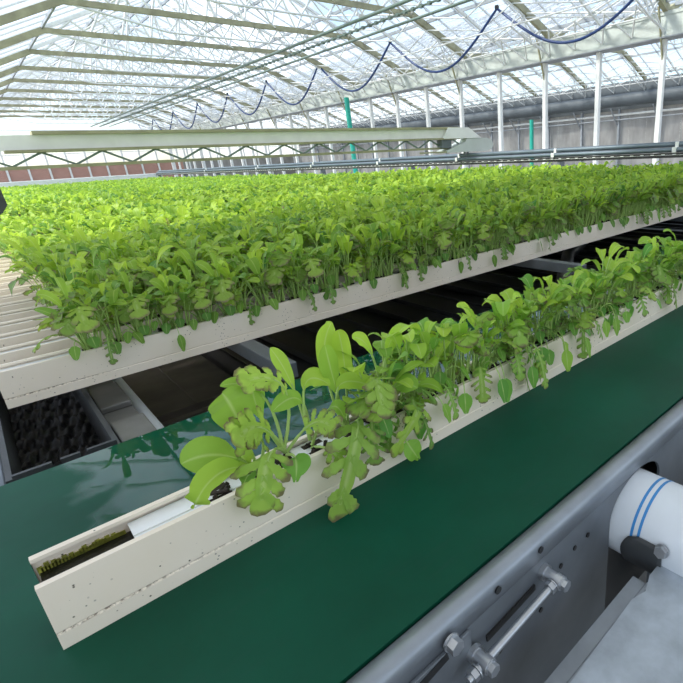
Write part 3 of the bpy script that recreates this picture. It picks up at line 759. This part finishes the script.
# black ducting and boards under the bed, right of the rail
c = MB()
for k in range(26):
    x = .70+k*.20; c.box(x,x+.185,1.42,3.4,Z(-.84)+.01*(k%2),Z(-.825)+.012*(k%3))
    c.bar((x+.19,1.42,Z(-.805)),(x+.19,3.4,Z(-.805)), .012, .03)
c.box(.70,5.9,1.42,3.4,Z(-1.0),Z(-.83))  # deck extended rightwards to hide lit floor and keep the underside dark
o = tag(c.build('deck_board', M['dark']), 'black ribbed deck under the bed behind the tallest front seedlings', 'deck')
c = MB(); c.box(.72,5.8,1.5,3.3,0,Z(-1.0)); c.build('support', M['dark'], o)
for k, (y0, z0, rr, lb) in enumerate(((1.62,-.725,.045,'black glossy pipe just under the bed edge, nearer of two'),(2.42,-.70,.04,'black glossy pipe under the bed edge, further of two'))):
    c = MB(); c.tube([(2.15+.5*k,y0-.12,Z(z0)),(3.0+.5*k,y0+.42,Z(z0)),(4.9,y0+1.2,Z(z0))], rr, 18)
    o = c.build('black_pipe', M['dark']); tag(o, lb, 'pipe', 'black pipes below the bed')
    for x in (2.4+.5*k, 4.6):
        c = MB(); yy = y0+.1 if x < 4 else y0+1.05; c.box(x-.02,x+.02,yy-.03,yy+.03,Z(-.80),Z(z0)-rr*.8); c.build('support', M['dark'], o)
c = MB(); c.box(2.15,6.0,1.335,1.395,Z(-.86),Z(-.70)); o = tag(c.build('steel_channel', M['dark'], None, .003), 'long black steel channel behind the belt on the right', 'steel channel')
for x in (2.4,5.8):
    c = MB(); c.box(x-.03,x+.03,1.35,1.39,0,Z(-.86)); c.build('leg', M['dark'], o)

# dark housing at the left edge by the gap
c = MB(); yb = 5.9; pts = [on_y(x,y,yb) for x,y in ((-14,176),(0,188),(7.5,205),(1,216),(-14,240))]
c.prism([(p.x,yb,p.z) for p in pts], (0,yb,0), (0,yb+.25,0))
o = tag(c.build('drive_housing', M['darkgrey'], None, .01), 'dark angular housing poking in at the left edge of the plants', 'drive housing')
c = MB(); c.box(-.42,-.24,yb+.04,yb+.2,0,Z(-.35)); c.build('leg', M['dark'], o)

# ------------------------------------------------------------------ pipes along the far right side of the bed
def longpipe(name, x, z, r, y0, y1, mat, label, cat='pipe'):
    c = MB(); c.tube([(x,y0,Z(z)),(x,y1,Z(z))], r, 16); return tag(c.build(name, M[mat], None, origin=(x,(y0+y1)/2,Z(z))), label, cat)
X0 = 5.93
pA = longpipe('heating_pipe', X0+.07, -.036, .030, .8, 23.6, 'pipe', 'upper blue-grey pipe running along the far right side of the plants')
pB = longpipe('heating_pipe', X0, -.093, .027, .8, 23.6, 'pipe', 'lower blue-grey pipe just above the black toothed rack')
rk = empty('toothed_rack', (X0,12,Z(-.15)))
c = MB(); c.box(X0-.03,X0+.03,.8,23.6,Z(-.178),Z(-.124)); part(c, 'rack_bar', 'dark', rk)
c = MB(); y = .9
while y < 23.4: c.box(X0-.037,X0-.029,y,y+.04,Z(-.147),Z(-.138)); y += .13
c.box(X0-.0315,X0-.0295,.9,23.45,Z(-.149),Z(-.146)); part(c, 'rack_teeth', 'whitep', rk)
for y in np.arange(1.0, 23.6, 3.2):
    c = MB(); c.box(X0-.02,X0+.09,y-.02,y+.02,0,Z(-.178)); part(c, 'leg', 'plate', rk)
tag(rk, 'long black rack with pale teeth bordering the far right side of the plants', 'toothed rack')
for k, y in enumerate((2.62, 4.3, 6.2, 8.4, 11, 14, 18)):
    c = MB(); c.box(X0-.032,X0+.105,y-.025,y+.025,Z(-.124),Z(-.064)); c.box(X0+.03,X0+.11,y-.02,y+.02,Z(-.124),Z(-.010))
    tag(c.build('pipe_clamp', M['whitep'], None, .006), 'pale clamp holding the blue-grey pipes, %s from the right' % ordinal(k+1), 'pipe clamp', 'clamps on the blue-grey pipes')
c = MB(); c.box(-1.6,6.1,23.65,23.95,0,Z(-.10)); tag(c.build('white_kerb', M['whitep'], None, .02), 'white kerb across the far end of the plants below the brick wall', 'kerb')

# ------------------------------------------------------------------ irrigation boom
BY = 6.0
bm = empty('irrigation_boom', (3,BY,Z(.25)))
c = MB(); c.box(-3.0,5.78,BY+.02,BY+.10,Z(.225),Z(.350)); part(c, 'box_beam', 'whitep', bm)
c = MB(); c.box(.62,5.80,BY-.03,BY+.13,Z(.350),Z(.378)); part(c, 'top_flange', 'olive', bm)
c = MB(); c.box(.40,5.80,BY-.03,BY+.13,Z(.205),Z(.228)); part(c, 'bottom_flange', 'olive', bm)
c = MB(); c.box(-3.0,5.9,BY+.03,BY+.09,Z(.070),Z(.098)); part(c, 'lower_chord', 'olive', bm)
c = MB(); x = -2.8; k = 0
while x < 5.6:
    c.bar((x,BY+.06,Z(.095)),(x+.23,BY+.06,Z(.207)), .018, .018); c.bar((x+.23,BY+.06,Z(.207)),(x+.46,BY+.06,Z(.095)), .018, .018); x += .46
part(c, 'lattice', 'rail', bm)
c = MB(); c.prism([(5.55,BY-.045,Z(.37)),(5.98,BY-.045,Z(.37)),(6.26,BY-.045,Z(.215)),(5.45,BY-.045,Z(.215))], (0,0,0), (0,.16,0)); part(c, 'end_panel', 'whitep', bm, .006)
c = MB(); pts = [(5.50,.015),(6.40,.015),(6.52,.05),(6.56,.11),(6.52,.18),(6.40,.212),(5.95,.212),(5.90,.16),(5.50,.05)]
c.prism([(x,BY-.03,Z(z)) for x,z in pts], (0,0,0), (0,.24,0)); part(c, 'motor_housing', 'beam', bm, .012)
c = MB(); c.box(5.42,5.62,BY-.02,BY+.10,Z(.08),Z(.20)); part(c, 'control_box', 'tube', bm, .006)
c = MB()
for x in (X0, X0+.07): c.tube([(x,BY+.02,Z(-.03)),(x,BY+.02,Z(.02))], .02, 10)
part(c, 'wheel_mount', 'plate', bm)
c = MB(); c.box(5.0,6.3,BY-.02,BY+.02,Z(.018),Z(.04)); part(c, 'drip_tray', 'olive', bm)
tag(bm, 'long white irrigation boom with olive flanges spanning the plants', 'irrigation boom')

# ------------------------------------------------------------------ greenhouse
YA, YB = 6.2, 49.0
mb = MB(); mb.box(-8, 27, -8, YB+1, -.1, 0); struct(mb.build('floor', M['concrete']))
BX, BZ, KZ = 13.0, 2.83, 3.79
KL, KR, RX, RZ, LX, LZ = 3.0, 10.75, 6.9, 5.55, -.9, 2.05
def bay(dx, ys, first):
    """one glasshouse bay; dx shifts it sideways"""
    lx, lz = (LX, LZ) if first else (.9, BZ)
    klx = KL
    where = 'over the plants' if first else 'in the next bay beyond the side posts'
    for side, (xa, za, xb, zb) in enumerate(((lx, lz, RX, RZ), (RX, RZ, BX, BZ))):
        c = MB(); h = .14
        c.add([(xa+dx,-4,Z(za+h)),(xb+dx,-4,Z(zb+h)),(xb+dx,YB,Z(zb+h)),(xa+dx,YB,Z(za+h))], [(0,1,2,3)])
        o = c.build('ceiling', M['glass']); struct(o)
        b = MB(); y = -4
        while y < YB:
            b.bar((xa+dx,y,Z(za+h)),(xb+dx,y,Z(zb+h)), .035, .05); y += .82
        b.build('glazing_bar', M['bars'], o)
        p = MB()
        for t in (.04,.28,.5,.72,.96):
            x = xa+(xb-xa)*t+dx; z = za+(zb-za)*t+h-.07; p.bar((x,-4,Z(z)),(x,YB,Z(z)), .05, .08)
        p.build('purlin', M['purlin'], o)
    for k, y in enumerate(ys):
        t = empty('roof_truss', (RX+dx,y,Z(KZ)))
        P = lambda x, z: (x+dx, y, Z(z))
        slr = (RZ-BZ)/(RX-BX); sll = (RZ-lz)/(RX-lx)
        zl = lz+sll*(klx-lx); zr = BZ+slr*(KR-BX)
        c = MB(); c.bar(P(lx,lz), P(klx,KZ), .10, .15); part(c, 'rafter', 'olive', t)
        c = MB(); c.bar(P(KR,KZ), P(BX-.05,BZ+.03), .11, .17); part(c, 'rafter', 'olive', t)
        c = MB(); c.bar(P(klx,KZ), P(KR,KZ), .09, .13); part(c, 'tie_beam', 'olive', t)
        w = MB()
        w.bar(P(klx,KZ+.05), P(RX,RZ), .07, .07); w.bar(P(KR,KZ+.05), P(RX,RZ), .07, .07)
        m = 9; top = lambda x: min(RZ-abs(x-RX)*.44, 9)
        xs_ = [klx+.3+(KR-klx-.6)*i/m for i in range(m+1)]
        for i in range(m):
            xm = (xs_[i]+xs_[i+1])/2
            w.tube([P(xs_[i],KZ), P(xm,top(xm)-.05)], .032, 6, False); w.tube([P(xm,top(xm)-.05), P(xs_[i+1],KZ)], .032, 6, False)
        # lower lattice hung below the tie
        w.tube([P(klx+.2,KZ-.05), P(5.2,KZ-.42)], .026, 6, False); w.tube([P(5.2,KZ-.42), P(8.6,KZ-.42)], .026, 6, False); w.tube([P(8.6,KZ-.42), P(KR-.2,KZ-.05)], .026, 6, False)
        for i in range(6):
            x = 5.2+i*.68; w.tube([P(x,KZ-.42), P(x+.34,KZ-.05)], .022, 5, False); w.tube([P(x+.34,KZ-.05), P(x+.68,KZ-.42)], .022, 5, False)
        # struts by the eave
        w.tube([P(KR+.6,KZ-.3), P(BX-.1,BZ-.5)], .02, 6, False); w.tube([P(KR-.5,KZ), P(BX-1.2,BZ+.4)], .026, 6, False)
        # wind bracing towards the next truss
        y2 = y+3.3
        for xa in (4.2, 6.9, 9.6, 11.8):
            za = top(xa)-.1; zb = top(xa+1.1)-.1
            w.tube([P(xa,za), (xa+1.1+dx,y2,Z(zb))], .022, 5, False); w.tube([P(xa+1.1,zb), (xa+dx,y2,Z(za))], .022, 5, False)
        w.tube([P(5.6,KZ), (8.2+dx,y2,Z(KZ))], .022, 5, False)
        # secondary white rafter and eave lacing towards the next truss
        ym = y+1.65; Q = lambda x, z, yy: (x+dx, yy, Z(z))
        w.bar(Q(10.0,top(10.0)-.12,ym), Q(BX-.05,BZ-.05,ym), .05, .08)
        for j in range(5):
            xa = 10.2+.55*j; xb = xa+.55; za, zb = top(xa)-.16, top(xb)-.16
            w.tube([Q(xa,za,y), Q(xb,zb,ym)], .018, 5, False); w.tube([Q(xb,zb,ym), Q(xa,za,y+3.3)], .018, 5, False)
        for j in range(4):
            yy = y+.825*j; w.tube([Q(BX-.1,BZ-.42,yy), Q(BX-.75,BZ+.10,yy+.41)], .022, 5, False); w.tube([Q(BX-.75,BZ+.10,yy+.41), Q(BX-.1,BZ-.42,yy+.82)], .022, 5, False)
        w.tube([Q(11.2,BZ+.12,y), Q(11.2,BZ+.12,y2)], .02, 6, False); w.tube([Q(12.1,BZ-.2,y), Q(12.1,BZ-.2,y2)], .02, 6, False)
        w.tube([Q(11.2,BZ+.12,y), Q(12.1,BZ-.2,y), Q(BX-.1,BZ-.42,y)], .024, 6, False); w.tube([Q(11.2,BZ+.12,y), Q(11.6,top(11.6)-.1,y)], .02, 5, False); w.tube([Q(12.1,BZ-.2,y), Q(11.6,top(11.6)-.1,y)], .02, 5, False); w.tube([Q(12.1,BZ-.2,y), Q(12.5,top(12.5)-.1,y)], .02, 5, False)
        part(w, 'web_lattice', 'whitep', t)
        if first: tag(t, 'olive and white roof truss over the plants, %s from the front' % ordinal(k+1), 'roof truss', 'trusses over the plants')
        else: tag(t, 'roof truss beyond the side posts, %s from the front' % ordinal(k+1), 'roof truss', 'trusses in the next bay')
ysA = [6.2+3.3*k for k in range(13)]
bay(0, ysA, True)
bay(BX-.9+.0, ysA, False)
# valley beam on posts
c = MB(); c.box(BX-.12,BX+.25,-4,YB,Z(2.32),Z(2.80)); c.box(BX-.16,BX+.25,-4,YB,Z(2.30),Z(2.36)); c.box(BX-.14,BX+.25,-4,YB,Z(2.74),Z(2.82))
struct(c.build('trim_1', M['beam']), 'pale grey gutter beam carried by the side posts')
c = MB(); c.box(BX-.18,BX+.3,-4,YB,Z(2.275),Z(2.30)); struct(c.build('trim_2', M['purlin']))
for k in range(24):
    y = 6.25+1.76*k
    p = MB(); p.box(BX-.02,BX+.10,y-.06,y+.06,0,Z(2.275))
    o = p.build('post', M['whitep'], None, .008, origin=(BX,y,0)); tag(o, 'white square post along the side aisle, %s from the right' % ordinal(k+1), 'post', 'white posts under the gutter beam')
    if k % 2 == 0:
        q = MB(); q.bar((BX+.0,y,Z(1.85)),(BX-.35,y+.02,Z(2.9)), .03, .05); b = q.build('brace', M['olive'], o); b.matrix_parent_inverse = Matrix.Translation((-BX,-y,0))
c = MB(); c.tube([(12.6,19.6,0),(12.6,19.6,Z(2.4))], .10, 14); tag(c.build('teal_post', M['teal']), 'teal green post standing among white posts above the boom', 'post')
c = MB(); c.tube([(23.6,18.6,0),(23.6,18.6,Z(1.5))], .11, 14); tag(c.build('teal_post', M['teal']), 'teal green post in front of the distant grey side wall', 'post')

# hanging rails
for k, (x, z, r, lb) in enumerate(((8.45,3.27,.042,'upper left grey-green rail hanging under the roof'),(8.92,3.24,.024,'thin middle rail with small clips hanging under the roof'),(9.62,3.27,.036,'right grey-green rail hanging under the roof, nearest the blue hose'))):
    c = MB(); c.tube([(x,2,Z(z)),(x,47.5,Z(z))], r, 10); o = tag(c.build('overhead_rail', M['rail']), lb, 'overhead rail', 'rails under the roof')
    c = MB()
    for y in ysA: c.tube([(x,y,Z(z)),(x,y,Z(KZ-.06))], .014, 6)
    c.build('hanger', M['whitep'], o)
    if k == 1:
        c = MB(); y = 3
        while y < 47: c.box(x-.04,x+.04,y,y+.10,Z(z-.035),Z(z+.035)); y += .3
        c.box(x-.042,x-.040,3,47,Z(z-.01),Z(z+.01)); c.build('rail_clip', M['rail'], o)
c = MB(); y = 2.2
while y < 46: c.tube([(8.52,y,Z(3.315)),(9.56,y+.9,Z(3.315))], .012, 5, False); y += 1.1
o = tag(c.build('rail_lacing', M['whitep']), 'white zigzag rods lacing the overhead rails together', 'rail lacing')

# festoon hose on a carrier wire
HXp = 11.5
c = MB(); pk = [1.0, 5.4, 10.19, 14.89, 19.6, 24.3, 29.0, 33.7, 38.4, 43.1, 47.5]
pts = []
for i in range(len(pk)-1):
    for k in range(24):
        t = k/24; y = pk[i]+(pk[i+1]-pk[i])*t; s_ = abs(2*t-1); pts.append((HXp, y, Z(3.50-1.15*(1-(1-math.sin(PI*t)**1.05)))))
c.tube(pts, .034, 8)
o = tag(c.build('festoon_hose', M['hose']), 'navy blue hose hanging in big loops below the roof', 'hose')
c = MB(); c.tube([(HXp,1,Z(3.56)),(HXp,47.8,Z(3.56))], .010, 6); c.build('carrier_wire', M['whitep'], o)
for y in pk[1:-1]:
    c = MB(); c.box(HXp-.03,HXp+.03,y-.05,y+.05,Z(3.49),Z(3.58)); c.build('trolley', M['dark'], o)

# walls
WX = 25.1
mb = MB(); 
for k in range(60):
    y = -4+k*.88; mb.add([(WX+.12+.05*math.sin(k*2.1),y,0),(WX+.12+.05*math.sin(k*2.1+2),y+.88,0),(WX+.12+.05*math.sin(k*2.1+2),y+.88,Z(1.6)),(WX+.12+.05*math.sin(k*2.1),y,Z(1.6))], [(0,1,2,3)])
w = struct(mb.build('wall_right', M['sheet']))
c = MB(); c.box(WX+.3,WX+.36,-4,YB,Z(1.6),Z(2.9)); struct(c.build('trim_3', M['tube']))
c = MB(); c.tube([(WX-.48,-2,Z(2.02)),(WX-.48,YB-.5,Z(2.02))], .29, 18); tag(c.build('rolled_screen', M['tube']), 'thick slate roll of screen along the top of the grey side wall', 'screen roll')
c = MB(); c.tube([(WX-.18,-2,Z(1.38)),(WX-.18,YB-.5,Z(1.38))], .05, 10); tag(c.build('wall_pipe', M['whitep']), 'pale pipe running along the grey side wall below the screen roll', 'pipe')
c = MB(); c.tube([(WX-.17,-2,Z(1.15)),(WX-.17,YB-.5,Z(1.15))], .04, 10); tag(c.build('wall_pipe', M['purlin']), 'dark pipe running along the grey side wall below the pale one', 'pipe')
for k in range(18):
    y = 7.5+2.2*k
    c = MB(); c.box(WX-.12,WX+.0,y-.05,y+.05,0,Z(1.68)); o = tag(c.build('wall_post', M['purlin']), 'grey post against the distant side wall, %s from the right' % ordinal(k+1), 'post', 'grey posts of the side wall')
    c = MB(); c.bar((WX-.06,y+.1,Z(.9)),(WX-.75,y+.1,Z(1.66)), .05, .05); c.build('brace', M['purlin'], o)
mb = MB(); mb.box(-8,14.5,YB,YB+.2,0,Z(.72)); struct(mb.build('wall_back', M['brick']))
mb = MB(); mb.box(14.5,26,YB,YB+.2,0,Z(.72)); struct(mb.build('wall_far', M['concrete']))
for k in range(24):
    x = -3+1.2*k; c = MB(); c.box(x-.06,x+.06,YB-.12,YB-.02,0,Z(2.6)); tag(c.build('wall_mullion', M['whitep']), 'white upright against the far brick wall, %s from the left' % ordinal(k+1), 'post', 'white uprights of the far wall')
mb = MB(); mb.add([(-8,YB+.1,Z(.72)),(26,YB+.1,Z(.72)),(26,YB+.1,Z(5.5)),(-8,YB+.1,Z(5.5))], [(0,1,2,3)]); o = struct(mb.build('window_1', M['glass']))
c = MB()
for z in (.72,1.5,2.3,3.1): c.box(-8,26,YB-.02,YB+.06,Z(z),Z(z+.06))
c.build('window_frame', M['bars'], o)
# added unseen translucent sheet that shades and softens light over the working area
mb = MB(); mb.add([(-7,-7,Z(2.6)),(12.8,-7,Z(2.6)),(12.8,4.6,Z(2.6)),(-7,4.6,Z(2.6))], [(0,1,2,3)])
struct(mb.build('ceiling', M['screen']))

# ------------------------------------------------------------------ light
SUN_AZ, SUN_EL = math.radians(-62), math.radians(46)       # azimuth from +Y towards +X
sd = Vector((math.sin(SUN_AZ)*math.cos(SUN_EL), math.cos(SUN_AZ)*math.cos(SUN_EL), math.sin(SUN_EL)))
L = bpy.data.lights.new('sun','SUN'); L.energy = 5.6; L.angle = math.radians(9); L.color = (1,.95,.86)
lo = bpy.data.objects.new('sun', L); COL.objects.link(lo); lo.rotation_euler = sd.to_track_quat('Z','Y').to_euler()
w = bpy.data.worlds.new('sky'); S.world = w; w.use_nodes = True; nt = w.node_tree; nt.nodes.clear()
sky = nt.nodes.new('ShaderNodeTexSky'); sky.sky_type = 'NISHITA'; sky.sun_disc = False
sky.sun_elevation = SUN_EL; sky.sun_rotation = SUN_AZ; sky.air_density = 1.0; sky.dust_density = 1.2
t = nt.nodes.new('ShaderNodeTexCoord')
f = noise(nt, t.outputs['Generated'], 3.2, 6, .6); cl = ramp(nt, f, [(.44, (0,0,0)), (.70, (.85,.85,.85))]).outputs[0]
sc = N(nt, 'ShaderNodeVectorMath', operation='SCALE'); nt.links.new(sky.outputs[0], sc.inputs[0]); sc.inputs['Scale'].default_value = .30
c = mixc(nt, cl, sc.outputs[0], (2.3,2.4,2.5))
bg = nt.nodes.new('ShaderNodeBackground'); bg.inputs[1].default_value = 1.0; nt.links.new(c, bg.inputs[0])
ow = nt.nodes.new('ShaderNodeOutputWorld'); nt.links.new(bg.outputs[0], ow.inputs[0])
S.view_settings.view_transform = 'Standard'; S.view_settings.look = 'None'; S.view_settings.gamma = 1; S.view_settings.use_curve_mapping = False
S.view_settings.exposure = 0.0
S.cycles.transparent_max_bounces = 24; S.cycles.max_bounces = 8
